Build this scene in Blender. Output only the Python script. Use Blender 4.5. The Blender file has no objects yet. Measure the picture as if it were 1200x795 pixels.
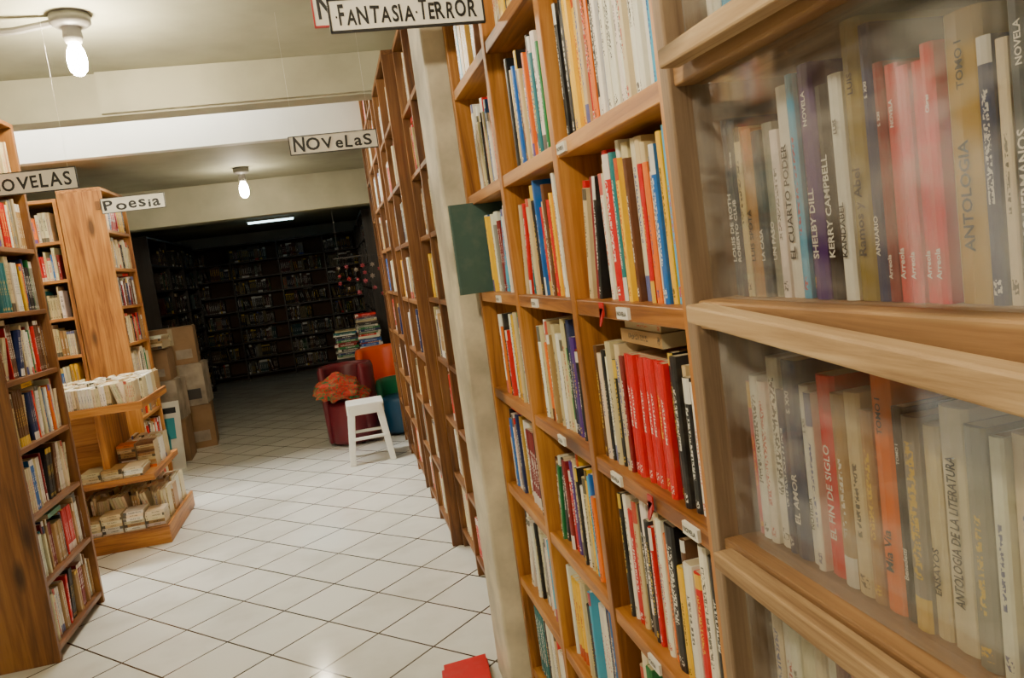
import bpy, bmesh, math, random
from mathutils import Vector, Matrix, noise
scene = bpy.context.scene
COL = scene.collection
R0 = random.Random(7)

# ---------------------------------------------------------------- materials
class NT:
    def __init__(s, name):
        s.m = bpy.data.materials.new(name); s.m.use_nodes = True
        s.t = s.m.node_tree; s.n = s.t.nodes; s.l = s.t.links
        s.b = s.n['Principled BSDF']; s.out = s.n['Material Output']
    def node(s, typ, **kw):
        x = s.n.new(typ)
        for k, v in kw.items(): setattr(x, k, v)
        return x
    def put(s, sock, v):
        if isinstance(v, bpy.types.NodeSocket): s.l.new(v, sock)
        else: sock.default_value = v
    def M(s, op, a, b=0.0, c=0.0, clamp=False):
        x = s.node('ShaderNodeMath', operation=op, use_clamp=clamp)
        s.put(x.inputs[0], a); s.put(x.inputs[1], b); s.put(x.inputs[2], c)
        return x.outputs[0]
    def mix(s, f, a, b):
        x = s.node('ShaderNodeMix', data_type='RGBA')
        s.put(x.inputs[0], f); s.put(x.inputs[6], a); s.put(x.inputs[7], b)
        return x.outputs[2]
    def noise(s, vec, scale, detail=4, dist=0.0, rough=.55):
        x = s.node('ShaderNodeTexNoise')
        if vec is not None: s.l.new(vec, x.inputs['Vector'])
        x.inputs['Scale'].default_value = scale; x.inputs['Detail'].default_value = detail
        x.inputs['Distortion'].default_value = dist; x.inputs['Roughness'].default_value = rough
        return x.outputs['Fac']
    def ramp(s, fac, stops):
        x = s.node('ShaderNodeValToRGB'); e = x.color_ramp.elements
        while len(e) < len(stops): e.new(0.5)
        for i, (p, c) in enumerate(stops): e[i].position = p; e[i].color = (*c, 1)
        s.l.new(fac, x.inputs[0]); return x.outputs[0]
    def coord(s, kind='Object', scale=(1, 1, 1), rot=(0, 0, 0)):
        c = s.node('ShaderNodeTexCoord'); m = s.node('ShaderNodeMapping')
        s.l.new(c.outputs[kind], m.inputs['Vector'])
        m.inputs['Scale'].default_value = scale; m.inputs['Rotation'].default_value = rot
        return m.outputs[0]
    def bump(s, h, strength=.2, dist=.01):
        x = s.node('ShaderNodeBump'); x.inputs['Strength'].default_value = strength
        x.inputs['Distance'].default_value = dist
        s.l.new(h, x.inputs['Height']); s.l.new(x.outputs[0], s.b.inputs['Normal'])

def paint(name, c, rough=.6, var=.12, scale=3.0, bump=0.05, metallic=0.0):
    k = NT(name); co = k.coord()
    n = k.noise(co, scale, 6); n2 = k.noise(co, scale*14, 3)
    lo = tuple(x*(1-var*1.6) for x in c); hi = tuple(min(1, x*(1+var*.6)) for x in c)
    col = k.ramp(n, [(.3, lo), (.65, hi)])
    k.put(k.b.inputs['Base Color'], col); k.b.inputs['Roughness'].default_value = rough
    k.b.inputs['Metallic'].default_value = metallic
    if bump: k.bump(n2, bump, .01)
    return k.m

def wood(name, axis, dark, mid, light, rough=.45, knots=True):
    k = NT(name)
    big, sm = 34.0, 1.6
    sc = [big]*3; sc[axis] = sm
    co = k.coord(scale=tuple(sc))
    n = k.noise(co, 1.0, 7, .9, .65)
    sc2 = [2.5]*3; sc2[axis] = .8
    co2 = k.coord(scale=tuple(sc2))
    n2 = k.noise(co2, 1.6, 4)
    f = k.M('ADD', k.M('MULTIPLY', n, .6), k.M('MULTIPLY', n2, .42))
    col = k.ramp(f, [(.40, dark), (.51, mid), (.64, light)])
    if knots:
        sc3 = [6.0]*3; sc3[axis] = 2.0
        co3 = k.coord(scale=tuple(sc3))
        v = k.node('ShaderNodeTexVoronoi'); k.l.new(co3, v.inputs['Vector']); v.inputs['Scale'].default_value = 1.0
        dd = k.M('ADD', v.outputs['Distance'], k.M('MULTIPLY', k.M('SUBTRACT', n2, .5), .15))
        kn = k.M('SUBTRACT', 1.0, k.M('DIVIDE', k.M('SUBTRACT', dd, .09), .10, clamp=True), clamp=True)
        col = k.mix(k.M('MULTIPLY', kn, .85), col, tuple(x*.3 for x in dark)+(1,))
    k.put(k.b.inputs['Base Color'], col)
    k.b.inputs['Roughness'].default_value = rough
    k.bump(n, .15, .004)
    return k.m

P_D, P_M, P_L = (.18, .058, .009), (.40, .155, .028), (.58, .27, .06)
WX = wood('pine_x', 0, P_D, P_M, P_L); WY = wood('pine_y', 1, P_D, P_M, P_L); WZ = wood('pine_z', 2, P_D, P_M, P_L)
D_D, D_M, D_L = (.15, .072, .026), (.28, .145, .055), (.40, .235, .10)
DY = wood('worn_pine_y', 1, D_D, D_M, D_L, .6); DZ = wood('worn_pine_z', 2, (.14, .085, .05), (.25, .165, .10), (.35, .25, .16), .6)
RAIL = wood('raw_pine_rail', 1, (.21, .115, .048), (.43, .28, .14), (.58, .42, .24), .65)
B_D, B_M, B_L = (.085, .028, .006), (.18, .068, .014), (.29, .125, .028)
BX = wood('brown_x', 0, B_D, B_M, B_L); BY = wood('brown_y', 1, B_D, B_M, B_L); BZ = wood('brown_z', 2, B_D, B_M, B_L)
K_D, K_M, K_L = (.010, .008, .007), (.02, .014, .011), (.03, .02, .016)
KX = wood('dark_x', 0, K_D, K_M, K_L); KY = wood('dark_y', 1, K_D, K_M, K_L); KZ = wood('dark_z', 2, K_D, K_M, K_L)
CASEBACK = paint('back_panel', (.09, .048, .026), .8)  # dark brown for the bookcase back boards
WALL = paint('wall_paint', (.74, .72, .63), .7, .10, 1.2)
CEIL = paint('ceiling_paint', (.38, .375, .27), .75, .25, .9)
BEAM = paint('beam_paint', (.45, .43, .31), .7, .22, 1.1)
COLM = paint('column_paint', (.66, .59, .44), .5, .3, 4.5)
DARKM = paint('dark_metal', (.05, .045, .04), .5)
GREYM = paint('grey_metal', (.16, .15, .13), .45, .15, 9)
WHITEP = paint('white_plastic', (.80, .79, .72), .35, .05)
PAPER = paint('sign_board', (.78, .75, .66), .6, .06, 6)
INK = paint('ink_black', (.012, .012, .012), .5, .1)
REDF = paint('red_frame', (.45, .02, .02), .5, .1)
CARD = paint('cardboard', (.28, .165, .08), .85, .15, 5)
CARD2 = paint('cardboard_printed', (.38, .31, .23), .8, .3, 6)
TAPE = paint('packing_tape', (.4, .32, .2), .3, .05)
MAROON = paint('maroon_vinyl', (.15, .010, .02), .4, .1)
ORANGE = paint('orange_vinyl', (.75, .09, .01), .4, .08)
GREENV = paint('green_vinyl', (.01, .16, .07), .4, .1)
BLUEV = paint('blue_vinyl', (.01, .07, .15), .4, .1)
TEAL = paint('teal_print', (.03, .35, .42), .5, .1)
REDBK = paint('red_cover', (.50, .015, .015), .4, .1)

def emis(name, c, s):
    k = NT(name); e = k.node('ShaderNodeEmission'); e.inputs[0].default_value = (*c, 1); e.inputs[1].default_value = s
    k.l.new(e.outputs[0], k.out.inputs[0]); return k.m

# floor tiles
k = NT('floor_tiles')
co = k.coord(rot=(0, 0, math.radians(-42)))
br = k.node('ShaderNodeTexBrick', offset=0.0, squash=1.0)
k.l.new(co, br.inputs['Vector'])
br.inputs['Scale'].default_value = 1.0; br.inputs['Brick Width'].default_value = .30; br.inputs['Row Height'].default_value = .30
br.inputs['Mortar Size'].default_value = .0045; br.inputs['Mortar Smooth'].default_value = .1
br.inputs['Color1'].default_value = (.78, .77, .69, 1); br.inputs['Color2'].default_value = (.71, .70, .62, 1)
br.inputs['Mortar'].default_value = (.05, .032, .02, 1)
dirt = k.noise(k.coord(), 2.2, 6)
colr = k.mix(k.ramp(dirt, [(.47, (0, 0, 0)), (.80, (.55, .55, .55))]), br.outputs['Color'], (.36, .33, .25, 1))
k.put(k.b.inputs['Base Color'], colr)
k.put(k.b.inputs['Roughness'], k.M('ADD', k.M('MULTIPLY', dirt, .16), .04))
k.bump(k.M('SUBTRACT', 1.0, br.outputs['Fac']), .25, .003)
FLOOR = k.m

# books
k = NT('book_covers')
ac = k.node('ShaderNodeAttribute', attribute_name='Col'); at = k.node('ShaderNodeAttribute', attribute_name='Txt')
uv = k.node('ShaderNodeUVMap', uv_map='UVMap'); sp = k.node('ShaderNodeSeparateXYZ'); k.l.new(uv.outputs[0], sp.inputs[0])
u, v = sp.outputs[0], sp.outputs[1]; seed = at.outputs['Alpha']
cb = k.node('ShaderNodeCombineXYZ')
k.put(cb.inputs[0], k.M('MULTIPLY', u, 5.0)); k.put(cb.inputs[1], k.M('MULTIPLY', v, 62.0)); k.put(cb.inputs[2], k.M('MULTIPLY', seed, 97.0))
nz = k.noise(cb.outputs[0], 1.0, 1)
ch = k.M('GREATER_THAN', nz, .5)
du = k.M('ABSOLUTE', k.M('SUBTRACT', u, .5))
s2 = k.M('FRACT', k.M('MULTIPLY', seed, 7.31)); s3 = k.M('FRACT', k.M('MULTIPLY', seed, 23.7)); s4 = k.M('FRACT', k.M('MULTIPLY', seed, 51.3))
lo = k.M('ADD', .22, k.M('MULTIPLY', s2, .2)); hi = k.M('ADD', .62, k.M('MULTIPLY', s3, .28))
bw = k.M('ADD', .12, k.M('MULTIPLY', s3, .14))
band = k.M('MULTIPLY', k.M('MULTIPLY', k.M('GREATER_THAN', v, lo), k.M('LESS_THAN', v, hi)), k.M('LESS_THAN', du, bw))
logo = k.M('MULTIPLY', k.M('MULTIPLY', k.M('GREATER_THAN', v, .04), k.M('LESS_THAN', v, .10)), k.M('LESS_THAN', du, .28))
has = k.M('GREATER_THAN', seed, .01)
txt = k.M('MULTIPLY', k.M('MULTIPLY', k.M('MAXIMUM', band, logo), ch), has)
stripe = k.M('MULTIPLY', k.M('MULTIPLY', k.M('GREATER_THAN', v, k.M('ADD', .80, k.M('MULTIPLY', s2, .12))), k.M('GREATER_THAN', s4, .74)), k.M('LESS_THAN', du, .6))
stripe2 = k.M('MULTIPLY', k.M('MULTIPLY', k.M('MULTIPLY', k.M('LESS_THAN', v, .16), k.M('LESS_THAN', s4, .2)), k.M('LESS_THAN', du, .6)), has)
spm = k.M('MULTIPLY', k.M('MAXIMUM', k.M('MAXIMUM', stripe, stripe2), txt), .85)
wear = k.noise(k.coord(), 22, 5)
base = k.mix(k.ramp(wear, [(.5, (0, 0, 0)), (.85, (.16, .16, .16))]), ac.outputs['Color'], (.42, .36, .27, 1))
col = k.mix(spm, base, at.outputs['Color'])
k.put(k.b.inputs['Base Color'], col); k.b.inputs['Roughness'].default_value = .36
BOOK = k.m

# clear plastic sheet over near bookcase: streaky haze, partly glare put into the colour
k = NT('clear_acrylic')
tr = k.node('ShaderNodeBsdfTransparent'); tr.inputs[0].default_value = (.93, .93, .92, 1)
gl = k.node('ShaderNodeBsdfGlossy'); gl.inputs['Roughness'].default_value = .05; gl.inputs[0].default_value = (.95, .95, .95, 1)
df = k.node('ShaderNodeBsdfDiffuse'); df.inputs[0].default_value = (.66, .63, .58, 1)
haze = k.noise(k.coord(scale=(1, 2.5, 6), rot=(.5, 0, 0)), 1.8, 7, 1.5)
scr = k.noise(k.coord(scale=(1, 60, 2), rot=(.12, 0, 0)), 2.0, 3, .3)
hz = k.M('ADD', k.M('MULTIPLY_ADD', haze, .5, -.190, clamp=True), k.M('MULTIPLY', k.M('SUBTRACT', scr, .56, clamp=True), .4), clamp=True)
m1 = k.node('ShaderNodeMixShader'); k.put(m1.inputs[0], hz); k.l.new(tr.outputs[0], m1.inputs[1]); k.l.new(df.outputs[0], m1.inputs[2])
m2 = k.node('ShaderNodeMixShader'); m2.inputs[0].default_value = .09; k.l.new(m1.outputs[0], m2.inputs[1]); k.l.new(gl.outputs[0], m2.inputs[2])
k.l.new(m2.outputs[0], k.out.inputs[0])
ACRYL = k.m

# ---------------------------------------------------------------- mesh helpers
class Frame:
    def __init__(s, o, ax, out): s.o = Vector(o); s.ax = Vector(ax); s.out = Vector(out); s.up = Vector((0, 0, 1))
    def p(s, a, b, c): return s.o + s.ax*a + s.out*b + s.up*c
ID = Frame((0, 0, 0), (1, 0, 0), (0, 1, 0))
class MB:
    def __init__(s): s.v = []; s.f = []; s.m = []; s.mats = []
    def mi(s, m):
        if m not in s.mats: s.mats.append(m)
        return s.mats.index(m)
    def box(s, a0, a1, b0, b1, c0, c1, mat, fr=ID, taper=None):
        s.hexa([fr.p(a, b, c) for (a, b, c) in [(a0, b0, c0), (a1, b0, c0), (a1, b1, c0), (a0, b1, c0), (a0, b0, c1), (a1, b0, c1), (a1, b1, c1), (a0, b1, c1)]], mat)
    def hexa(s, pts, mat):
        n = len(s.v); s.v += [Vector(p) for p in pts]; i = s.mi(mat)
        for q in [(0, 3, 2, 1), (4, 5, 6, 7), (0, 1, 5, 4), (1, 2, 6, 5), (2, 3, 7, 6), (3, 0, 4, 7)]:
            s.f.append(tuple(n+x for x in q)); s.m.append(i)
    def lathe(s, prof, c, mat, seg=24, a0=0, a1=2*math.pi, close=True):
        n = len(s.v); i = s.mi(mat); full = abs(a1-a0-2*math.pi) < 1e-4
        cols = seg if full else seg+1
        for j in range(cols):
            t = a0+(a1-a0)*j/seg
            for r, z in prof: s.v.append(Vector((c[0]+r*math.cos(t), c[1]+r*math.sin(t), c[2]+z)))
        m = len(prof)
        for j in range(seg):
            j2 = (j+1) % cols
            for q in range(m-1):
                s.f.append((n+j*m+q, n+j2*m+q, n+j2*m+q+1, n+j*m+q+1)); s.m.append(i)
        if not full:
            s.f.append(tuple(n+q for q in range(m))); s.m.append(i)
            s.f.append(tuple(n+seg*m+q for q in reversed(range(m)))); s.m.append(i)
    def tube(s, pts, r, mat, seg=8):
        pts = [Vector(p) for p in pts]; n = len(s.v); i = s.mi(mat)
        for j, p in enumerate(pts):
            d = (pts[min(j+1, len(pts)-1)]-pts[max(j-1, 0)]).normalized()
            a = d.cross(Vector((0, 0, 1)))
            if a.length < .01: a = d.cross(Vector((1, 0, 0)))
            a.normalize(); b = d.cross(a)
            for q in range(seg):
                t = 2*math.pi*q/seg; s.v.append(p+a*r*math.cos(t)+b*r*math.sin(t))
        for j in range(len(pts)-1):
            for q in range(seg):
                q2 = (q+1) % seg
                s.f.append((n+j*seg+q, n+j*seg+q2, n+(j+1)*seg+q2, n+(j+1)*seg+q)); s.m.append(i)
        s.f.append(tuple(n+q for q in range(seg))); s.m.append(i)
        e = n+(len(pts)-1)*seg; s.f.append(tuple(e+q for q in reversed(range(seg)))); s.m.append(i)
    def build(s, name, parent=None, bevel=0, smooth=False, seg=2, subsurf=0):
        me = bpy.data.meshes.new(name); me.from_pydata([tuple(v) for v in s.v], [], s.f)
        for m in s.mats: me.materials.append(m)
        me.polygons.foreach_set('material_index', s.m)
        bm = bmesh.new(); bm.from_mesh(me); bmesh.ops.recalc_face_normals(bm, faces=bm.faces[:]); bm.to_mesh(me); bm.free()
        o = bpy.data.objects.new(name, me); COL.objects.link(o)
        if parent: o.parent = parent
        if bevel:
            b = o.modifiers.new('b', 'BEVEL'); b.width = bevel; b.segments = seg; b.limit_method = 'ANGLE'
        if subsurf:
            b = o.modifiers.new('s', 'SUBSURF'); b.levels = subsurf; b.render_levels = subsurf
        if smooth:
            for p in me.polygons: p.use_smooth = True
        return o

def empty(name, loc=(0, 0, 0)):
    e = bpy.data.objects.new(name, None); e.empty_display_size = .1; COL.objects.link(e); return e

TEXTS = []
class Books:
    def __init__(s): s.v = []; s.f = []; s.c = []; s.t = []; s.uv = []
    def face(s, pts, col, txt, uvs=None):
        n = len(s.v); s.v += pts; s.f.append(tuple(range(n, n+len(pts))))
        for i in range(len(pts)):
            s.c.append(col); s.t.append(txt); s.uv.append(uvs[i] if uvs else (-3.0, .5))
    def book(s, fr, pos, front, w, h, d, lean, col, txt, z=0.0, seed=None, rnd=.25):
        seed = R0.random() if seed is None else seed
        cl, sl = math.cos(lean), math.sin(lean)
        piv = w if lean > 0 else 0.0
        def P(a, b, c):
            a2 = piv+(a-piv)*cl+c*sl; c2 = -(a-piv)*sl+c*cl
            return fr.p(pos+a2, front-d+b, z+c2)
        r = min(.006, w*rnd)
        pr = [(0, 0), (0, d-r), (w*.14, d-r*.35), (w*.5, d), (w*.86, d-r*.35), (w, d-r), (w, 0)]
        C = (*col, h); T = (*txt, seed)
        for i in range(len(pr)-1):
            a, b = pr[i], pr[i+1]
            uvs = None
            if 1 <= i <= 4: uvs = [(a[0]/w, 0), (b[0]/w, 0), (b[0]/w, 1), (a[0]/w, 1)]
            s.face([P(a[0], a[1], 0), P(b[0], b[1], 0), P(b[0], b[1], h), P(a[0], a[1], h)], C, T, uvs)
        pg = (.55, .45, .28, h) if seed < .7 else (.70, .65, .52, h)
        t = min(.0018, w*.15)
        s.face([P(t, 0, h), P(t, d-.006, h), P(w-t, d-.006, h), P(w-t, 0, h)], pg, T)
        s.face([P(0, 0, h), P(0, d-r, h), P(t, d-.006, h), P(t, 0, h)], C, T)
        s.face([P(w, 0, h), P(w, d-r, h), P(w-t, d-.006, h), P(w-t, 0, h)], C, T)
        s.face([P(a, b, h) for a, b in pr[1:6]]+[P(w-t, d-.006, h), P(t, d-.006, h)], C, T)
        s.face([P(0, 0, 0), P(w, 0, 0), P(w, 0, h), P(0, 0, h)], pg, T)
        s.face([P(a, b, 0) for a, b in pr], C, T)
    def flat(s, fr, pos, front, length, d, th, z, col, txt):
        C = (*col, length); seed = R0.random(); T = (*txt, seed)
        pg = (.55, .45, .28, length)
        a0, a1, b0, b1 = pos, pos+length, front-d, front
        s.face([fr.p(a0, b1, z), fr.p(a0, b1, z+th), fr.p(a1, b1, z+th), fr.p(a1, b1, z)], C, T, [(0, 0), (1, 0), (1, 1), (0, 1)])
        s.face([fr.p(a0, b0, z+th), fr.p(a1, b0, z+th), fr.p(a1, b1, z+th), fr.p(a0, b1, z+th)], C, T)
        s.face([fr.p(a0, b0, z), fr.p(a1, b0, z), fr.p(a1, b1, z), fr.p(a0, b1, z)], C, T)
        for a in (a0, a1):
            s.face([fr.p(a, b0, z), fr.p(a, b1, z), fr.p(a, b1, z+th), fr.p(a, b0, z+th)], pg, T)
        s.face([fr.p(a0, b0, z), fr.p(a1, b0, z), fr.p(a1, b0, z+th), fr.p(a0, b0, z+th)], pg, T)
    def addmesh(s, me, mat, col):
        C = (*col, 1); T = (*col, 0)
        vs = [mat @ v.co for v in me.vertices]
        for p in me.polygons: s.face([vs[i] for i in p.vertices], C, T)
    def build(s, name, parent=None):
        me = bpy.data.meshes.new(name); me.from_pydata([tuple(v) for v in s.v], [], s.f)
        me.materials.append(BOOK)
        for nm, dat in (('Col', s.c), ('Txt', s.t)):
            a = me.color_attributes.new(nm, 'FLOAT_COLOR', 'CORNER')
            a.data.foreach_set('color', [x for q in dat for x in q])
        l = me.uv_layers.new(name='UVMap'); l.data.foreach_set('uv', [x for q in s.uv for x in q])
        o = bpy.data.objects.new(name, me); COL.objects.link(o)
        if parent: o.parent = parent
        return o

C = dict(cream=(.60, .48, .26), white=(.82, .79, .69), ivory=(.70, .61, .40), red=(.60, .005, .005), dred=(.21, .006, .008), black=(.010, .010, .012),
         navy=(.008, .022, .11), blue=(.008, .12, .46), sky=(.07, .40, .66), yellow=(.85, .50, .008), orange=(.80, .17, .007), green=(.01, .18, .05),
         teal=(.008, .16, .19), tan=(.38, .22, .08), brown=(.12, .046, .016), grey=(.25, .24, .21), purple=(.07, .022, .20), pink=(.58, .10, .12),
         khaki=(.28, .19, .055), slate=(.045, .06, .085), mustard=(.45, .26, .04))
def pal(spec):
    out = []
    for kx, n in spec.items(): out += [kx]*n
    return out
MIX = pal(dict(cream=8, white=19, ivory=7, red=11, dred=3, black=11, navy=5, blue=6, yellow=7, orange=6, green=4, teal=3, tan=4, brown=3, grey=2, purple=1, sky=4, pink=1, mustard=2))
PALE = pal(dict(cream=18, white=16, ivory=14, tan=9, red=7, dred=4, brown=5, black=6, grey=4, navy=3, green=2, orange=2, blue=2, yellow=2, teal=1))
DARKS = pal(dict(brown=8, black=10, dred=4, green=3, tan=3, cream=3, grey=5, navy=4, teal=2, white=2))
CREAMS = pal(dict(cream=8, ivory=10, tan=3, white=6))
def jit(c, r, a=.18):
    f = 1+r.uniform(-a, a); return tuple(max(.005, min(.9, x*f*(1+r.uniform(-.06, .06)))) for x in c)
def tcol(c, r):
    l = sum(c)/3
    if l > .28: return r.choice([(.02, .02, .02), (.02, .02, .02), (.5, .01, .01), (.02, .05, .3)])
    return r.choice([(.8, .77, .7), (.8, .77, .7), (.75, .5, .05), (.8, .8, .75)])

def fill(B, fr, L, maxh, r, p, front=-.03, d=(.12, .17), t=(.010, .032), h=(.17, .25), lean=.09, fullness=1.0, z=0.0, piles=.35, start=.004, dim=1.0):
    pos = start; end = L*fullness-.004
    hi = min(h[1], maxh-.012); lo_ = min(h[0], hi-.01)
    placed = []
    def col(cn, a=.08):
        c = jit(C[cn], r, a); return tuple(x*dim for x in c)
    done = False
    while pos < end and not done:
        n = r.choice([1, 1, 1, 1, 1, 1, 2, 2, 3, 5]) ; c0 = r.choice(p); w0 = r.uniform(*t); h0 = r.triangular(lo_, hi, lo_*.4+hi*.6); d0 = r.uniform(*d)
        fo = front-r.uniform(0, .02)
        dolean = r.random() < lean and pos < end-.12
        la = -math.radians(r.uniform(5, 14)) if dolean else 0
        if dolean: n = max(n, 2)
        t0 = tcol(C[c0], r); sd = r.random()
        if dolean: pos += h0*math.sin(-la)
        for i in range(n):
            w = w0
            if pos+w > end: done = True; break
            B.book(fr, pos, fo-r.uniform(0, .004), w, h0, d0, la, col(c0), t0, z=z, seed=sd)
            placed.append((pos-(h0*math.sin(-la) if dolean else 0), pos+w, h0+(.01 if dolean else 0)))
            pos += w/math.cos(la)+.0006
    if r.random() < piles and placed:
        ln = r.uniform(.13, .18); a0 = r.uniform(.01, max(.012, L-ln-.03))
        if a0+ln < pos:
            top = max([q[2] for q in placed if q[1] > a0 and q[0] < a0+ln] or [9])
            zz = top+.0008
            for i in range(r.randint(1, 3)):
                th = r.uniform(.010, .022)
                if zz+th > maxh-.004: break
                B.flat(fr, a0+r.uniform(-.005, .005), front-.012-r.uniform(0, .01), ln, .11, th, z+zz, col(r.choice(p)), (.03, .03, .03)); zz += th+.0006

# ---------------------------------------------------------------- camera
YAW, PITCH, ROLL = math.radians(11.9), math.radians(5.94), math.atan(.135)
Rv = Vector((math.cos(YAW), -math.sin(YAW), 0)); Fh = Vector((math.sin(YAW), math.cos(YAW), 0)); Zv = Vector((0, 0, 1))
fwd = Fh*math.cos(PITCH)-Zv*math.sin(PITCH); dn = -Zv*math.cos(PITCH)-Fh*math.sin(PITCH)
ri = Rv*math.cos(ROLL)+dn*math.sin(ROLL); di = -Rv*math.sin(ROLL)+dn*math.cos(ROLL)
cam = bpy.data.cameras.new('camera'); co_ = bpy.data.objects.new('camera', cam); COL.objects.link(co_)
m = Matrix.Identity(4)
for i in range(3):
    m[i][0] = ri[i]; m[i][1] = -di[i]; m[i][2] = -fwd[i]
m[0][3], m[1][3], m[2][3] = 0, 0, 1.45
co_.matrix_world = m
cam.sensor_width = 36; cam.lens = 27.9; cam.clip_start = .02
scene.camera = co_

# ---------------------------------------------------------------- room shell
XL, XR, YB, YF = -3.3, .72, -2.0, 15.0
def shell(name, x0, x1, y0, y1, z0, z1, mat):
    b = MB(); b.box(x0, x1, y0, y1, z0, z1, mat); return b.build(name)
shell('floor', XL-.1, XR+.1, YB-.1, YF+.1, -.1, 0, FLOOR)
shell('wall_left', XL-.1, XL, YB-.1, YF+.1, 0, 3.6, WALL)
shell('wall_right', XR, XR+.1, YB-.1, YF+.1, 0, 3.6, WALL)
shell('wall_back', XL, XR, YF, YF+.1, 0, 3.6, WALL)
shell('wall_front', XL, XR, YB-.1, YB, 0, 3.6, WALL)
b = MB()
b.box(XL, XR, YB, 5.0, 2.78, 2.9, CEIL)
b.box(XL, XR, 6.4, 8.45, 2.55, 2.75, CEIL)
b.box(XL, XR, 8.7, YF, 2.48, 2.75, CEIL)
b.box(XL, XR, 5.0, 6.6, 3.5, 3.6, WALL)
b.build('ceiling')
b = MB(); b.box(XL, XR, 5.0, 5.18, 2.54, 3.5, BEAM); b.box(-1.13, XR, 4.96, 4.998, 2.55, 2.779, BEAM); b.build('ceiling_beam')
b = MB(); b.box(XL, XR, 8.45, 8.7, 2.19, 2.75, BEAM); b.build('ceiling_beam')
b = MB(); b.box(XL, XR, 6.3, 6.4, 2.55, 3.5, WALL); b.build('wall_clerestory')
b = MB(); SKY = emis('daylight_panel', (1.0, .98, .93), 120)
b.box(-3.2, -.5, 5.98, 6.2, 3.47, 3.49, SKY)
b.box(-3.24, -.46, 5.94, 5.98, 3.45, 3.5, DARKM)
for x in (-3.24, -2.3, -1.4, -.5): b.box(x, x+.04, 5.94, 6.24, 3.45, 3.5, DARKM)
b.build('window_1')
b = MB(); b.box(.355, XR, 2.42, 2.68, 0, 2.78, COLM); b.build('column', bevel=.008)

# ---------------------------------------------------------------- bookcases
def bookcase(name, fr, L, D, H, zs, divs, mh, mv, th=.028, back=CASEBACK, side=.028, top=True):
    b = MB()
    for a in [0]+list(divs)+[L]:
        a0 = 0 if a == 0 else (a-side if a == L else a-side/2)
        b.box(a0, a0+side, -D, 0, 0, H, mv, fr)
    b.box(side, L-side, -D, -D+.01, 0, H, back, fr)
    xs = [side]+[x for dv in divs for x in (dv-side/2, dv+side/2)]+[L-side]
    for z in zs:
        for i in range(0, len(xs), 2): b.box(xs[i], xs[i+1], -D+.01, -.003, z-th, z, mh, fr)
    if top: b.box(0, L, -D, .0, H, H+th, mh, fr)
    return b.build(name, bevel=.002)

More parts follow.
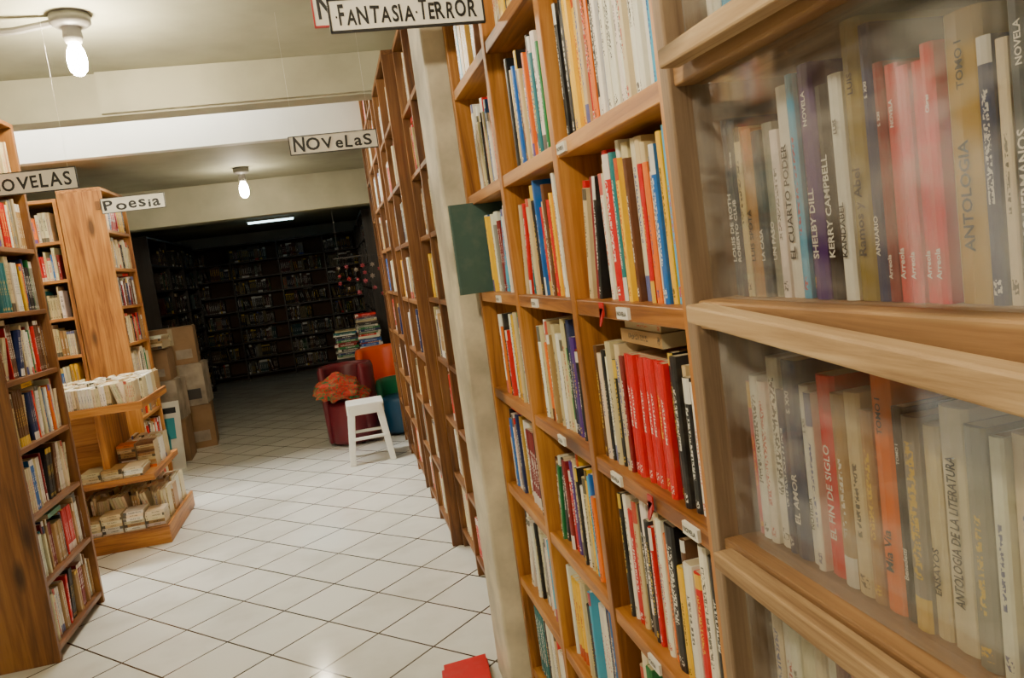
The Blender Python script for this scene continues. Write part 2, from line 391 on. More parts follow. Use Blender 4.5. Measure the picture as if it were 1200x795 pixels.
RZ = [.15, .455, .76, 1.06, 1.355, 1.64, 1.95, 2.25]
X0 = .42; YS = .905
fr = Frame((X0, YS, 0), (0, 1, 0), (-1, 0, 0))
divsA = [.505, .975]
bookcase('bookcase', fr, 1.487, .28, 2.56, RZ, divsA, WY, WZ)
LA = Books()
seg = [(.028, .491), (.519, .961), (.989, 1.459)]
r = random.Random(11)
ROWS = {
 (0, 3): [('green', .014), ('white', .01), ('black', .02), ('white', .012), ('black', .018), ('cream', .010), ('black', .018), ('grey', .014), ('black', .014)]+[('red', .0185)]*9+[('dred', .012), ('cream', .018), ('white', .010), ('black', .014), ('cream', .02), ('white', .016), ('black', .012), ('ivory', .02), ('brown', .014)],
 (0, 4): [('yellow', .014), ('white', .01), ('yellow', .012), ('blue', .016), ('sky', .012), ('yellow', .012), ('blue', .014), ('white', .014), ('orange', .014), ('cream', .012), ('red', .012), ('cream', .022), ('ivory', .02), ('brown', .01), ('cream', .02), ('yellow', .012), ('white', .012), ('teal', .014), ('red', .022), ('red', .018), ('ivory', .016), ('white', .012), ('black', .012), ('dred', .014), ('white', .014), ('cream', .016), ('green', .01), ('red', .012)],
 (0, 5): [('white', .013)]*4+[('sky', .008)]+[('white', .014)]*5+[('ivory', .012)]+[('white', .015)]*6+[('blue', .008), ('white', .014), ('white', .012), ('black', .014), ('orange', .016), ('red', .012), ('cream', .014), ('black', .012), ('yellow', .022), ('yellow', .02), ('black', .014), ('white', .01), ('tan', .012), ('black', .012)],
 (0, 2): [('white', .012), ('red', .022), ('white', .016), ('black', .022), ('white', .022), ('red', .022), ('white', .026), ('brown', .014), ('yellow', .02), ('black', .034), ('orange', .022), ('white', .018), ('cream', .02), ('red', .012), ('black', .018), ('white', .022), ('black', .014), ('cream', .018), ('red', .026), ('white', .014), ('black', .012)],
 (1, 4): [('white', .014), ('cream', .018), ('black', .014), ('cream', .012), ('tan', .018), ('white', .012), ('green', .018), ('black', .012), ('orange', .016), ('yellow', .010), ('red', .016), ('brown', .014), ('white', .014), ('cream', .02), ('red', .016), ('blue', .010), ('red', .016), ('black', .018), ('white', .012), ('orange', .014), ('cream', .018), ('teal', .012), ('red', .014), ('white', .016), ('cream', .016)],
 (1, 3): [('tan', .014), ('red', .020), ('dred', .018), ('red', .014), ('mustard', .012), ('black', .014), ('dred', .018), ('purple', .020), ('navy', .016), ('black', .012), ('green', .012), ('cream', .02), ('ivory', .02), ('white', .016), ('brown', .014), ('cream', .018), ('white', .02), ('tan', .016), ('cream', .016), ('orange', .012), ('white', .014), ('cream', .02), ('white', .02)],
 (1, 2): [('black', .016), ('white', .016), ('cream', .02), ('tan', .03), ('orange', .018), ('blue', .01), ('sky', .016), ('yellow', .014), ('cream', .022), ('white', .02), ('black', .012), ('yellow', .014), ('white', .012), ('cream', .018), ('purple', .022), ('red', .018), ('dred', .02), ('black', .02), ('green', .012), ('white', .012), ('cream', .02), ('brown', .02)],
 (2, 3): [('blue', .016), ('yellow', .014), ('sky', .02), ('blue', .018), ('red', .012), ('orange', .02), ('white', .012), ('green', .014), ('cream', .018), ('tan', .02), ('yellow', .016), ('yellow', .012), ('brown', .02), ('white', .02), ('cream', .018), ('red', .014), ('black', .016), ('cream', .02), ('orange', .016), ('white', .02)],
 (2, 5): [('teal', .022), ('white', .02), ('sky', .014), ('white', .012), ('yellow', .01), ('black', .014), ('red', .016), ('white', .02), ('orange', .012), ('white', .016), ('blue', .012), ('cream', .018), ('red', .01), ('white', .016), ('black', .012), ('white', .016), ('green', .012), ('cream', .018), ('white', .014), ('tan', .014), ('white', .016), ('grey', .014)],
 (1, 5): [('red', .012), ('teal', .02), ('blue', .014), ('white', .018), ('sky', .01), ('white', .014), ('yellow', .012), ('green', .012), ('white', .02), ('teal', .02), ('white', .014), ('black', .012), ('red', .016), ('orange', .012), ('white', .022), ('cream', .014), ('black', .014), ('red', .012), ('white', .018), ('blue', .014), ('cream', .014), ('white', .014), ('black', .016)],
}
for zi, z in enumerate(RZ):
    for bi, (a0, a1) in enumerate(seg):
        f = Frame((X0, YS+a0, z), (0, 1, 0), (-1, 0, 0))
        mh = (RZ[zi+1]-z-.028) if zi < 7 else .28
        if (bi, zi) in ROWS:
            pos = .005; la = 0.0; seq = ROWS[(bi, zi)]; L_ = a1-a0
            for cn, w in seq:
                if (bi, zi) == (0, 3): hh = .205 if cn == 'red' else r.uniform(.185, .222)
                elif (bi, zi) == (0, 5): hh = r.uniform(.225, .25)
                else: hh = r.uniform(.18, .25)
                if la == 0 and pos > L_-.13 and (bi, zi) in ((1, 4), (1, 2), (2, 3), (0, 4), (2, 5)):
                    la = -math.radians(9); hh = .235; pos += hh*math.sin(-la)
                if la: hh = min(hh, .21)
                if pos+w*1.02 > L_-.003: break
                fo = -.018-r.uniform(0, .014)
                sd = .4 if (bi, zi) == (0, 3) and cn == 'red' else r.random()
                LA.book(f, pos, fo, w, hh, .14, la, jit(C[cn], r, .06), tcol(C[cn], r), seed=sd)
                pos += w/math.cos(la)+.0006
            if (bi, zi) == (0, 3):
                LA.flat(f, .15, -.03, .17, .12, .022, .2252, C['tan'], C['black'])
                LA.flat(f, .16, -.035, .15, .11, .012, .2478, C['cream'], C['red'])
            continue
        fill(LA, f, a1-a0, mh, r, MIX, front=-.018, d=(.11, .17), t=(.009, .024), h=(.175, .25), lean=.1, fullness=r.uniform(.96, 1.0), piles=.5)
f = Frame((X0, 2.30, 1.355), (0, 1, 0), (-1, 0, 0))
LA.book(f, 0, .07, .018, .262, .22, 0, (.05, .10, .085), (.3, .35, .3))
LA.build('shelf_books')
lab = empty('shelf_label_cards')
b = MB()
for (y, z) in [(1.15, 1.355), (1.28, 1.06), (.985, 1.06), (1.36, 1.64), (1.62, 1.06), (1.2, .76), (1.7, 1.355), (2.1, 1.355)]:
    b.box(X0-.002, X0+.003, y-.024, y+.024, z-.024, z-.006, PAPER)
    TEXTS.append((random.Random(y).choice(['NOVELA', 'POESIA', 'Terror', 'CUENTO']), Matrix(((0, 0, -1, X0-.0025), (-1, 0, 0, y+.021), (0, 1, 0, z-.019), (0, 0, 0, 1))), .010, INK, lab, .042))
b.build('cards', parent=lab)
b = MB()
for (y, z) in [(1.24, 1.355), (1.12, 1.06)]:
    for i in range(3):
        w = .010
        b.hexa([(X0-.004-.002*i, y-w+i*.006, z-.010*(i+1)-.01), (X0-.002-.002*i, y-w+i*.006, z-.010*(i+1)-.01), (X0-.002, y+w+i*.004, z-.010*(i+1)-.01), (X0-.004, y+w+i*.004, z-.010*(i+1)-.01),
                (X0-.004, y-w, z-.010*i), (X0-.002, y-w, z-.010*i), (X0-.002, y+w, z-.010*i), (X0-.004, y+w, z-.010*i)], REDBK)
b.build('red_ribbon')

# near glazed bookcase
NZ = [z+.012 for z in RZ]
fr = Frame((.41, -.75, 0), (0, 1, 0), (-1, 0, 0))
LN = .903+.75
b = MB()
for a in (0, .8, LN-.024): b.box(a, a+.024, -.30, 0, 0, 2.57, DZ, fr)
b.box(.024, LN-.024, -.30, -.29, 0, 2.57, CASEBACK, fr)
for zi, z in enumerate(NZ):
    for a0, a1 in ((.024, .8), (.824, LN-.024)): b.box(a0, a1, -.29, -.006, z-.034, z, DY, fr)
    dz = .048 if zi == 4 else .004
    for (ya, yb, d_) in ((.052, .845, dz), (-.745, .049, 0)):
        zb = z+.001; za = zb-d_
        b.hexa([(.384, ya, za-.032), (.4095, ya, za-.032), (.4095, yb, zb-.021), (.384, yb, zb-.021), (.384, ya, za), (.4095, ya, za), (.4095, yb, zb), (.384, yb, zb)], RAIL)
b.box(0, LN, -.30, 0, 2.57, 2.60, DY, fr)
b.build('glazed_bookcase', bevel=.003)
b = MB()
for i, z in enumerate(NZ[1:-1]):
    z1 = NZ[i+2]-.034
    b.box(.826, LN-.026, -.0285, -.026, z+.001, z1-.001, ACRYL, fr)
b.build('acrylic_sheet')
NB = Books(); r = random.Random(5)
def explicit(z, seq, frontx=.457, y0=.872):
    z += .0125
    f = Frame((frontx, y0, z), (0, -1, 0), (-1, 0, 0)); pos = 0.0
    for it in seq:
        cn, w, h = it[0], it[1], it[2]
        c = jit(C[cn], r, .05)
        fo = -r.uniform(0, .008)
        lbl = it[3] if len(it) > 3 else None
        NB.book(f, pos, fo, w, h, .15, 0, c, tcol(c, r), seed=.001 if lbl else r.random(), rnd=.2)
        if lbl:
            tc = it[4] if len(it) > 4 else tcol(c, r)
            sz = min(w*.55, .014)
            yc = y0-pos-w/2
            Mx = Matrix(((0, 0, -1, frontx-fo-.0012), (0, 1, 0, yc-sz*.34), (1, 0, 0, z+(.04 if lbl != 'Arreola' else .02)), (0, 0, 0, 1)))
            TEXTS.append((lbl, Mx, sz, tc, 'NB', min(.14, h*.62)))
            if len(lbl) < 13 and h > .19:
                Mx2 = Mx.copy(); Mx2[2][3] = z+h*.74
                TEXTS.append((random.Random(lbl+str(pos)).choice(['LUIS', 'NOVELA', 'S. XXI', 'TOMO I', 'Obras']), Mx2, sz*.7, tc, 'NB', h*.2))
        pos += w+.0007
W_, K_, G_ = (.8, .77, .7), (.015, .015, .015), (.6, .42, .05)
explicit(1.355, [('slate', .020, .205, 'LOUIS DE ROTH', W_), ('slate', .018, .20, 'ROBERTO CLUB', W_), ('cream', .012, .19), ('tan', .020, .185, 'LUIS SPOTA', K_), ('slate', .016, .18, 'LA CASA', W_), ('grey', .018, .185, 'UN PASO', W_), ('white', .013, .175),
  ('white', .024, .215, 'EL CUARTO PODER', K_), ('sky', .012, .222), ('navy', .010, .22), ('purple', .022, .225, 'SHELBY DILL', W_), ('black', .022, .20, 'KERRY CAMPBELL', W_), ('white', .018, .205, 'KANDABEL', K_), ('khaki', .026, .245, 'Ramos y Abel', K_),
  ('navy', .014, .235, 'ANUARIO', W_), ('dred', .012, .20, 'Arreola', W_), ('red', .015, .195, 'Arreola', W_), ('red', .013, .19, 'Arreola', W_), ('red', .013, .19, 'Arreola', W_), ('red', .014, .20, 'Arreola', W_),
  ('mustard', .036, .215, 'ANTOLOGIA', K_), ('navy', .013, .19), ('ivory', .010, .185), ('slate', .02, .22, 'LOS HERMANOS', W_), ('teal', .026, .205, 'Nicholas Guild', G_), ('red', .03, .24), ('white', .025, .22), ('navy', .02, .2), ('tan', .03, .21), ('white', .03, .2)])
explicit(1.06, [('pink', .012, .19), ('white', .018, .20), ('white', .016, .195), ('white', .022, .225), ('navy', .012, .19), ('navy', .026, .225, 'EL AMOR', W_), ('white', .016, .20, 'NOTICIA', K_), ('white', .012, .195),
  ('red', .030, .215, 'EL FIN DE SIGLO', W_), ('tan', .020, .20), ('cream', .024, .205), ('tan', .016, .19), ('orange', .026, .232, 'Mia Via', K_), ('black', .014, .20, 'Benedetti', W_), ('grey', .020, .195), ('cream', .018, .19, 'ENSAYOS', K_),
  ('ivory', .032, .21, 'ANTOLOGIA DE LA LITERATURA', K_), ('grey', .022, .20), ('white', .014, .195), ('ivory', .03, .20), ('cream', .02, .2), ('tan', .03, .2)])
explicit(1.64, [('white', .02, .22), ('white', .018, .21), ('sky', .02, .2), ('white', .03, .22), ('ivory', .02, .2), ('grey', .02, .2), ('white', .03, .21), ('cream', .03, .21), ('tan', .04, .22), ('white', .03, .2), ('cream', .04, .2), ('navy', .03, .22), ('white', .04, .22)])
explicit(.76, [('ivory', .02, .2), ('white', .025, .21), ('white', .02, .2), ('ivory', .03, .2), ('cream', .02, .2), ('white', .02, .21), ('dred', .02, .2), ('white', .04, .2), ('tan', .03, .2), ('cream', .03, .21), ('white', .03, .21), ('black', .03, .2), ('ivory', .05, .21)])
for zi in (0, 1, 6, 7):
    f = Frame((.41, .10, NZ[zi]), (0, 1, 0), (-1, 0, 0)); fill(NB, f, .76, .26, r, PALE, front=-.05)
for z in NZ:
    f = Frame((.41, -.70, z), (0, 1, 0), (-1, 0, 0)); fill(NB, f, .74, .26, r, MIX, front=-.05)

def std_case(name, fr, L, D, H, n, divs, mh, mv, palette, seed, z0=.1, fr_in=-.015, hh=(.16, .235), th=.022, side=.025, tt=(.010, .03), bn='shelf_books', full=(.88, 1.0), dim=1.0, topbooks=False):
    sp = (H-z0)/n; zs = [z0+i*sp for i in range(n)]
    bookcase(name, fr, L, D, H, zs, divs, mh, mv, th=th, side=side)
    B = Books(); r = random.Random(seed)
    xs = [side]+[x for dv in divs for x in (dv-side/2, dv+side/2)]+[L-side]
    for z in zs:
        for i in range(0, len(xs), 2):
            f = Frame(fr.p(xs[i], 0, z), fr.ax, fr.out)
            fill(B, f, xs[i+1]-xs[i], sp-th, r, palette, front=fr_in, h=hh, t=tt, d=(.11, min(.17, D-.05)), fullness=r.uniform(*full), dim=dim, piles=.5)
    if topbooks:
        f = Frame(fr.p(0, 0, H+th), fr.ax, fr.out)
        fill(B, f, L, .22, r, palette, front=-.04, h=(.15, .2), t=tt, lean=.15, fullness=.8, piles=0)
    B.build(bn)
std_case('bookcase', Frame((.44, 2.69, 0), (0, 1, 0), (-1, 0, 0)), 1.30, .26, 2.50, 8, [.44, .87], BY, BZ, PALE, 21, hh=(.18, .26), dim=.95, tt=(.010, .026))
std_case('bookcase', Frame((.385, 4.0, 0), (0, 1, 0), (-1, 0, 0)), .95, .30, 2.50, 8, [.5], BY, BZ, PALE, 22, hh=(.18, .25), z0=.08, dim=.9, tt=(.010, .026))
std_case('bookcase', Frame((.385, 5.2, 0), (0, 1, 0), (-1, 0, 0)), 1.09, .30, 2.85, 9, [.53], BY, BZ, PALE, 23, hh=(.18, .26), z0=.08, dim=.85)
std_case('bookcase', Frame((.385, 6.42, 0), (0, 1, 0), (-1, 0, 0)), .42, .30, 2.50, 8, [], BY, BZ, PALE, 24, hh=(.18, .26), z0=.08, dim=.85)

# near left cases back to back
std_case('bookcase', Frame((-1.37, 4.27, 0), (0, -1, 0), (1, 0, 0)), .67, .34, 2.36, 8, [], BY, BZ, PALE, 31, z0=.06, hh=(.17, .25), topbooks=True, dim=.9, full=(.93, 1), tt=(.009, .022))
std_case('bookcase', Frame((-2.03, 3.6, 0), (0, 1, 0), (-1, 0, 0)), .67, .3, 2.36, 8, [], BY, BZ, PALE, 32, z0=.06)

# middle left poetry cases
std_case('bookcase', Frame((-1.51, 6.85, 0), (0, -1, 0), (1, 0, 0)), .66, .29, 2.30, 8, [], WY, WZ, PALE, 33, z0=.08, full=(.93, 1))
std_case('bookcase', Frame((-3.0, 6.2, 0), (1, 0, 0), (0, -1, 0)), 1.19, .28, 2.25, 8, [.6], WX, WZ, PALE, 34, z0=.08, topbooks=True, full=(.93, 1))

# back room cases: book colours darkened to stand in for low light
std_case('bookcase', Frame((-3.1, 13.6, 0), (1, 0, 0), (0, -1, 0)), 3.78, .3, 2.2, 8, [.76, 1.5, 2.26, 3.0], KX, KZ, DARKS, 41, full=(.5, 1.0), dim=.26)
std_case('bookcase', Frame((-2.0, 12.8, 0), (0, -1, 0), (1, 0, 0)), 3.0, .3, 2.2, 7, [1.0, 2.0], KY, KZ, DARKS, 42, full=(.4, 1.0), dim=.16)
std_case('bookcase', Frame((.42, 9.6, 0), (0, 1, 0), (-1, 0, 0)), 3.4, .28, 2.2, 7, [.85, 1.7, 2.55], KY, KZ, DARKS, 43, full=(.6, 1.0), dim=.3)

# ---------------------------------------------------------------- display table (tiered)
dt = empty('tiered_book_display')
b = MB()
b.box(-2.25, -1.22, 5.1, 5.9, 0, .09, WX)
b.box(-2.27, -1.20, 5.08, 5.1, 0, .11, WX); b.box(-1.22, -1.20, 5.1, 5.9, 0, .11, WY)
b.box(-2.2, -1.26, 5.13, 5.85, .40, .43, WX); b.box(-2.2, -1.24, 5.11, 5.13, .395, .435, WX); b.box(-1.26, -1.24, 5.13, 5.85, .395, .435, WY)
b.box(-2.2, -1.25, 5.10, 5.8, .85, .88, WX); b.box(-2.2, -1.23, 5.08, 5.10, .84, .89, WX); b.box(-1.25, -1.23, 5.10, 5.8, .84, .89, WY)
b.box(-2.1, -1.54, 5.36, 5.39, .43, .85, WX)
b.box(-2.1, -1.54, 5.60, 5.63, .09, .40, WX)
b.box(-1.54, -1.50, 5.20, 5.75, .43, .85, WZ); b.box(-2.14, -2.10, 5.20, 5.75, .09, .85, WZ)
b.box(-1.54, -1.50, 5.62, 5.75, .09, .40, WZ)
b.build('frame', parent=dt, bevel=.004)
DB = Books(); r = random.Random(55)
def loose_rows(x0, x1, ys, z, h, p=CREAMS, full=1):
    for y in ys:
        f = Frame((x0, y, z), (1, 0, 0), (0, -1, 0)); fill(DB, f, (x1-x0)*full, h+.03, r, p, front=0, d=(.10, .12), t=(.008, .018), h=(h*.8, h), lean=.1, piles=0)
loose_rows(-2.18, -1.235, [5.09, 5.22, 5.35, 5.48, 5.61], .88, .145)
loose_rows(-1.49, -1.25, [5.5, 5.63], .43, .18)
loose_rows(-1.75, -1.22, [5.30, 5.44, 5.58, 5.72], .09, .215)
f = Frame((0, 5.13, 0), (1, 0, 0), (0, -1, 0))
for (xa, xb, z, n, th, dd) in [(-2.15, -1.23, .43, 4, .015, .2), (-2.2, -1.21, .09, 8, .018, .14)]:
    x = xa
    while x < xb-.10:
        zz = z; ww = r.uniform(.105, .125)
        for i in range(r.randint(max(2, n-2), n)):
            DB.flat(f, x+r.uniform(-.004, .004), -r.uniform(0, .01), ww, dd, th, zz, jit(C[r.choice(CREAMS)], r), C['black']); zz += th+.0005
        x += ww+.008
f2 = Frame((0, 5.35, 0), (1, 0, 0), (0, -1, 0))
for x in (-1.49, -1.375):
    zz = .43
    for i in range(10): DB.flat(f2, x, -r.uniform(0, .01), .105, .12, .016, zz, jit(C[r.choice(['orange', 'cream', 'cream', 'tan', 'white', 'tan', 'brown'])], r), C['black']); zz += .0165
DB.build('paperbacks', parent=dt)

# ---------------------------------------------------------------- boxes behind
def carton(x, y, z, w, d, h, rot, mat):
    b = MB(); fr = Frame((x, y, z), (math.cos(rot), math.sin(rot), 0), (-math.sin(rot), math.cos(rot), 0))
    b.box(0, w, 0, d, 0, h, mat, fr)
    b.box(.01, w-.01, .01, d/2-.003, h, h+.005, mat, fr); b.box(.01, w-.01, d/2+.003, d-.01, h, h+.005, mat, fr)
    b.box(0.0, w, d/2-.025, d/2+.025, h+.005, h+.006, TAPE, fr); b.box(w/2-.02, w/2+.02, -.001, 0, h*.55, h, TAPE, fr)
    b.box(w*.15, w*.4, -.0015, 0, h*.2, h*.45, PAPER, fr); b.box(w*.55, w*.9, -.0015, 0, h*.15, h*.4, CARD2 if mat is CARD else DARKM, fr)
    b.build('cardboard_box', bevel=.004)
carton(-2.0, 7.55, 0, .50, .4, .38, .05, CARD); carton(-1.98, 7.58, .386, .46, .38, .36, -.04, CARD2)
carton(-1.98, 7.6, .752, .42, .34, .28, .03, CARD)
carton(-1.85, 8.1, 0, .5, .38, .42, .1, CARD); carton(-1.83, 8.12, .426, .46, .36, .40, 0, CARD2); carton(-1.82, 8.14, .832, .42, .3, .36, .08, CARD)
BP = Books(); r = random.Random(9); f = Frame((0, 7.63, 0), (1, .1, 0), (-.1, -1, 0))
for x0 in (-1.95, -1.74):
    zz = 1.042
    for i in range(5):
        BP.flat(f, x0+r.uniform(-.01, .01), -.02, .18, .24, .022, zz+.012, jit(C[r.choice(['tan', 'white', 'brown', 'cream'])], r), C['black']); zz += .0225
BP.build('book_pile')
b = MB()
b.hexa([(-1.82, 7.30, 0), (-1.50, 7.30, 0), (-1.50, 7.31, 0), (-1.82, 7.31, 0), (-1.82, 7.44, .58), (-1.50, 7.44, .58), (-1.50, 7.45, .58), (-1.82, 7.45, .58)], PAPER)
def onp(x0, x1, z0, z1, mat):
    y = lambda z: 7.2985+.14*z/.58
    b.hexa([(x0, y(z0)-.001, z0), (x1, y(z0)-.001, z0), (x1, y(z0), z0), (x0, y(z0), z0), (x0, y(z1)-.001, z1), (x1, y(z1)-.001, z1), (x1, y(z1), z1), (x0, y(z1), z1)], mat)
onp(-1.79, -1.60, .08, .3, TEAL); onp(-1.70, -1.55, .26, .44, TEAL); onp(-1.79, -1.53, .48, .53, INK)
b.build('poster_board')

# ---------------------------------------------------------------- plastic stool
st = empty('plastic_stool')
b = MB(); cx, cy, H = .08, 6.36, .47; a = .135; g = .18
b.box(cx-a-.01, cx+a+.01, cy-a-.01, cy+a+.01, H-.03, H, WHITEP)
for sx in (-1, 1):
    for sy in (-1, 1):
        t = .058; tb = .046
        xt, yt = cx+sx*a, cy+sy*a; xb, yb = cx+sx*g, cy+sy*g
        def ring(x, y, s, z): return [(x, y, z), (x-sx*s, y, z), (x-sx*s, y-sy*s, z), (x, y-sy*s, z)]
        b.hexa(ring(xb, yb, tb, 0)+ring(xt, yt, t, H-.025), WHITEP)
for s in (-1, 1):
    b.box(cx-a+.02, cx+a-.02, cy+s*(a+.002)-.008, cy+s*(a+.002)+.008, H-.085, H-.025, WHITEP)
    b.box(cx+s*(a+.002)-.008, cx+s*(a+.002)+.008, cy-a+.02, cy+a-.02, H-.085, H-.025, WHITEP)
    b.box(cx-.145, cx+.145, cy+s*.153-.007, cy+s*.153+.007, .19, .215, WHITEP)
    b.box(cx+s*.153-.007, cx+s*.153+.007, cy-.145, cy+.145, .19, .215, WHITEP)
b.build('seat_and_legs', parent=st, bevel=.006, seg=3)

# ---------------------------------------------------------------- tub armchairs
def tub(name, cx, cy, R, H, seat, mat, mat2, face):
    e = empty(name); b = MB()
    b.lathe([(0, 0.02), (R*.84, .02), (R*.9, .05), (R*.9, seat-.03), (R*.84, seat), (0, seat+.015)], (cx, cy, 0), mat2, 28)
    b.build('seat', parent=e, smooth=True)
    b = MB(); a0 = face+math.radians(50); a1 = face+math.radians(310)
    b.lathe([(R*.78, .03), (R*.98, .03), (R*1.02, H*.5), (R*1.04, H-.04), (R*.98, H), (R*.86, H), (R*.80, H-.04), (R*.78, H*.5), (R*.78, .03)], (cx, cy, 0), mat, 30, a0, a1)
    b.build('backrest', parent=e, smooth=True)
    b = MB()
    for t in range(4):
        an = face+math.pi/4+t*math.pi/2; b.lathe([(0, 0), (.02, 0), (.02, .035), (0, .035)], (cx+R*.6*math.cos(an), cy+R*.6*math.sin(an), 0), DARKM, 10)
    b.build('feet', parent=e)
    return e
tub('tub_armchair', -.03, 7.15, .235, .70, .38, MAROON, MAROON, -1.9)
tub('tub_armchair', .36, 7.85, .27, .74, .42, ORANGE, ORANGE, -1.9)
tub('tub_armchair', .44, 7.2, .22, .50, .34, GREENV, BLUEV, -2.2)
k = NT('patterned_cloth'); n = k.noise(k.coord(), 15, 3, 1.2)
cl = k.ramp(n, [(.38, (.02, .14, .04)), (.44, (.42, .015, .015)), (.52, (.48, .05, .015)), (.58, (.05, .18, .04)), (.64, (.35, .02, .03))])
k.put(k.b.inputs['Base Color'], cl); k.b.inputs['Roughness'].default_value = .9
bm = bmesh.new(); bmesh.ops.create_icosphere(bm, subdivisions=5, radius=1)
for v_ in bm.verts:
    p = v_.co.copy(); nn = noise.noise(p*2.2)*.26+noise.noise(p*5.5)*.16+noise.noise(p*11)*.06
    p *= 1+nn
    v_.co = Vector((-.09+p.x*.22, 6.97+p.y*.16, .555+p.z*(.10 if p.z > 0 else .12)-abs(p.x)*.07+p.x*-.03))
me = bpy.data.meshes.new('draped_cloth'); bm.to_mesh(me); bm.free(); me.materials.append(k.m)
for p in me.polygons: p.use_smooth = True
COL.objects.link(bpy.data.objects.new('draped_cloth', me))

# magazine table
mt = empty('side_table'); b = MB()
b.box(-.10, .44, 8.55, 9.15, .58, .61, KX)
for x in (-.09, .39):
    for y in (8.57, 9.10): b.box(x, x+.04, y, y+.04, 0, .58, KZ)
b.build('table_frame', parent=mt, bevel=.003)
MG = Books(); r = random.Random(77)
MAGP = pal(dict(white=4, teal=3, green=2, navy=3, dred=3, cream=4, grey=4, black=4, blue=2, red=1))
for x, n in ((-.09, 13), (.16, 19)):
    for yy in (0, .28):
        zz = .61; ff = Frame((0, 8.58+yy, 0), (1, 0, 0), (0, -1, 0))
        for i in range(n+r.randint(-2, 2)):
            th = r.uniform(.010, .028)
            MG.flat(ff, x+r.uniform(-.015, .015), -r.uniform(0, .02), .23, .25, th, zz, jit(C[r.choice(MAGP)], r), C['white']); zz += th+.0004
MG.build('magazine_stack')

# paper flowers hanging on strings in front of the dark room
b = MB(); r = random.Random(3)
cols = [paint('paper_%d' % i, c, .7) for i, c in enumerate([(.32, .015, .02), (.35, .06, .09), (.05, .16, .05), (.35, .04, .06), (.3, .24, .2)])]
b.box(.02, .54, 8.712, 8.724, 1.66, 1.675, KX)
for x in (.08, .48): b.box(x-.002, x+.002, 8.716, 8.72, 1.675, 2.48, DARKM)
for i in range(6):
    xs_ = .06+i*.088; L_ = r.uniform(.25, .42); b.box(xs_-.001, xs_+.001, 8.716, 8.718, 1.66-L_, 1.66, DARKM)
    for j in range(3):
        x = xs_+r.uniform(-.01, .01); z = 1.66-L_*(j+1)/3+r.uniform(-.02, .03); mm = r.choice(cols); R = r.uniform(.018, .034)
        n = len(b.v); N = 12
        b.v.append(Vector((x, 8.709, z)))
        for q in range(N):
            rr = R*(1 if q % 2 else .55); b.v.append(Vector((x+rr*math.cos(q*2*math.pi/N), 8.714, z+rr*math.sin(q*2*math.pi/N))))
        ii = b.mi(mm)
        for q in range(N): b.f.append((n, n+1+q, n+1+(q+1) % N)); b.m.append(ii)
b.build('paper_flower_mobile')

RB = Books(); f = Frame((.14, 2.5, 0), (1, .08, 0), (-.08, -1, 0))
RB.flat(f, 0, 0, .17, .23, .02, 0, C['red'], C['white']); RB.flat(f, .01, -.01, .155, .22, .018, .0205, C['red'], C['white'])
RB.build('red_book')

# ---------------------------------------------------------------- signs
HAND = []
def sign(name, x0, x1, y, z0, z1, text, size, frame=None, top=None, mat=INK, tz=.5, fit=.92, w=.004, drop=0.0):
    e = empty(name); b = MB()
    b.box(x0, x1, y, y+.006, z0, z1, PAPER)
    fm = frame or INK
    b.box(x0, x1, y-.002, y+.008, z0-w*.3, z0+w*.7, fm); b.box(x0, x1, y-.002, y+.008, z1-w*.7, z1+w*.3, fm)
    b.box(x0-w*.3, x0+w*.7, y-.002, y+.008, z0, z1, fm); b.box(x1-w*.7, x1+w*.3, y-.002, y+.008, z0, z1, fm)
    if top:
        for x in (x0+.03, x1-.03): b.box(x-.0004, x+.0004, y+.002, y+.0028, z1, top, WHITEP)
    b.build('board', parent=e)
    HAND.append((text, x0, x1, y-.0012, z0+(z1-z0)*tz, size, fit, mat, e))
sign('hanging_sign', .072, .400, 1.73, 1.956, 2.022, '·Fantasia·Terror', .036, top=2.78, tz=.47)
sign('hanging_sign', .052, .38, 2.2, 2.11, 2.20, 'Novelas', .055, frame=REDF, top=2.78)
sign('hanging_sign', -.115, .32, 4.15, 2.088, 2.178, 'Novelas', .062, top=2.78)
sign('hanging_sign', -1.40, -1.03, 3.88, 2.0, 2.095, 'NoVELAS', .060, top=2.78)
sign('hanging_sign', -1.50, -1.08, 6.1, 2.12, 2.225, 'poesia', .07)
b = MB(); b.box(-1.535, -1.502, 6.09, 6.108, 2.15, 2.21, BZ); b.build('sign_bracket')

# ---------------------------------------------------------------- lamps
def bulb_lamp(name, x, y, zc, strength, s=1.0):
    e = empty(name); b = MB()
    b.lathe([(0, 0), (.085*s, 0), (.085*s, -.04), (.065*s, -.055), (.038*s, -.06), (.042*s, -.10), (.034*s, -.125), (0, -.125)], (x, y, zc), GREYM, 20)
    b.build('socket', parent=e, smooth=True)
    b = MB(); EM = emis('lit_bulb', (1.0, .87, .64), strength)
    z = zc-.115
    b.lathe([(0, 0), (.018, 0), (.024, -.02), (.036, -.045), (.041, -.075), (.041, -.10), (.036, -.13), (.020, -.15), (0, -.156)], (x, y, z), EM, 20)
    b.build('bulb', parent=e, smooth=True)
bulb_lamp('ceiling_lamp', -.97, 4.0, 2.78, 640)
bulb_lamp('ceiling_lamp', -.66, 7.55, 2.55, 165, .8)
bulb_lamp('ceiling_lamp', -.75, .55, 2.78, 1080)
b = MB(); b.tube([(-3.2, 3.75, 2.76), (-2.2, 3.86, 2.72), (-1.5, 3.95, 2.705), (-1.2, 3.985, 2.72), (-1.045, 4.0, 2.748)], .017, GREYM)
b.build('electrical_conduit')
b = MB(); EMT = emis('tube_glow', (.65, .95, 1), 7); b.box(-1.1, -.45, 12.3, 12.34, 2.42, 2.445, EMT); b.box(-1.12, -.43, 12.28, 12.36, 2.445, 2.48, WHITEP); b.build('fluorescent_fixture')

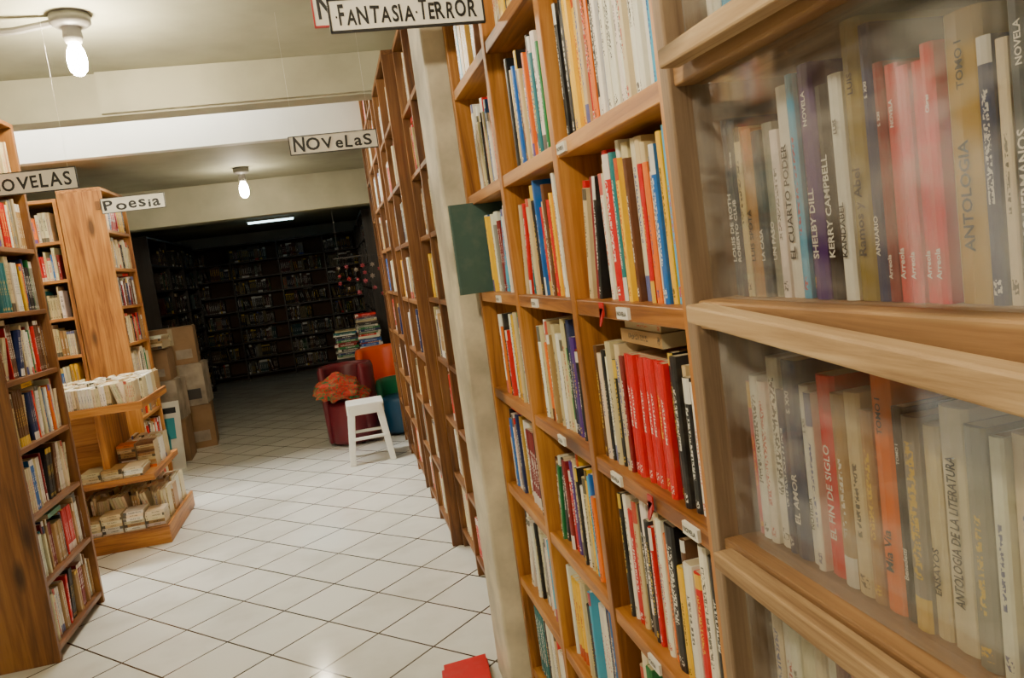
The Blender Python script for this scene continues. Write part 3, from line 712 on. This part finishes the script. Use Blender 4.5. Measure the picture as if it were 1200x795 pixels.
# ---------------------------------------------------------------- texts
tos = []
for (s_, M_, size, mat, par, fit) in TEXTS:
    cu = bpy.data.curves.new('lettering', 'FONT'); cu.body = s_; cu.size = size; cu.resolution_u = 2
    cu.offset = size*.02
    o = bpy.data.objects.new('lettering', cu); COL.objects.link(o); tos.append(o)
hos = []
rr = random.Random(4)
for (s_, x0, x1, y, zc, size, fit, mat, e) in HAND:
    row = []
    for ci, chh in enumerate(s_):
        big = chh.isupper()
        ch2 = chh.upper() if chh not in 'ae' or rr.random() < .6 else chh
        if s_ == 'poesia': ch2 = 'P' if ci == 0 else chh
        cu = bpy.data.curves.new('lettering', 'FONT'); cu.body = ch2; cu.size = 1.0; cu.resolution_u = 3
        cu.offset = .022
        o = bpy.data.objects.new('lettering', cu); COL.objects.link(o); row.append((o, big, ch2))
    hos.append(row)
bpy.context.view_layer.update()
dg = bpy.context.evaluated_depsgraph_get()
for o, (s_, M_, size, mat, par, fit) in zip(tos, TEXTS):
    me = bpy.data.meshes.new_from_object(o.evaluated_get(dg))
    x0 = min((v_.co.x for v_ in me.vertices), default=0); x1 = max((v_.co.x for v_ in me.vertices), default=.1)
    L = x1-x0; sc = min(1.0, fit/L)
    if par == 'NB':
        NB.addmesh(me, M_ @ Matrix.Diagonal((sc, 1, 1, 1)), mat)
    else:
        me.transform(Matrix.Diagonal((sc, 1, 1, 1)))
        mb = bpy.data.objects.new('lettering', me); me.materials.clear(); me.materials.append(mat)
        me.transform(M_); COL.objects.link(mb); mb.parent = par
for row, (s_, x0, x1, y, zc, size, fit, mat, e) in zip(hos, HAND):
    glyphs = []; tot = 0
    for (o, big, ch2) in row:
        me = bpy.data.meshes.new_from_object(o.evaluated_get(dg))
        xs = [v_.co.x for v_ in me.vertices]; ys = [v_.co.y for v_ in me.vertices]
        w_ = max(xs)-min(xs); dot = ch2 == '·'
        tall = 1.0 if (ch2.isupper()) else .75
        hgt = size*(1.22 if big and s_ != 'NoVELAS' else .95)*rr.uniform(.92, 1.08)*(tall if not dot else 1)
        H_ = max(ys)-min(ys)
        sy = hgt/H_ if not dot else size*.9
        if dot: sx = size*1.1
        else: sx = size/.7*rr.uniform(.95, 1.15)
        glyphs.append((me, xs, ys, sx, sy, hgt, dot)); tot += w_*sx+size*.16
    k_ = (x1-x0)*fit/tot; x = (x0+x1)/2-(x1-x0)*fit/2
    allv = []; allf = []
    for (me, xs, ys, sx, sy, hgt, dot) in glyphs:
        w_ = (max(xs)-min(xs))*sx*k_; ang = rr.uniform(-.07, .07)
        base = zc-size*.5+rr.uniform(-.04, .04)*size
        n = len(allv)
        for v_ in me.vertices:
            px = (v_.co.x-min(xs))*sx*k_; pz = (v_.co.y-min(ys))*sy + (size*.4 if dot else 0)
            allv.append((x+px-pz*ang, y, base+pz+px*ang))
        for p in me.polygons: allf.append([n+i for i in p.vertices])
        x += w_+size*.16*k_
    me = bpy.data.meshes.new('lettering'); me.from_pydata(allv, [], allf); me.materials.append(mat)
    mb = bpy.data.objects.new('lettering', me); COL.objects.link(mb); mb.parent = e
for o in tos+[q[0] for row in hos for q in row]:
    cu = o.data; bpy.data.objects.remove(o); bpy.data.curves.remove(cu)
NB.build('shelf_books')

w = bpy.data.worlds.new('world'); scene.world = w; w.use_nodes = True
w.node_tree.nodes['Background'].inputs[0].default_value = (.5, .55, .6, 1); w.node_tree.nodes['Background'].inputs[1].default_value = .02
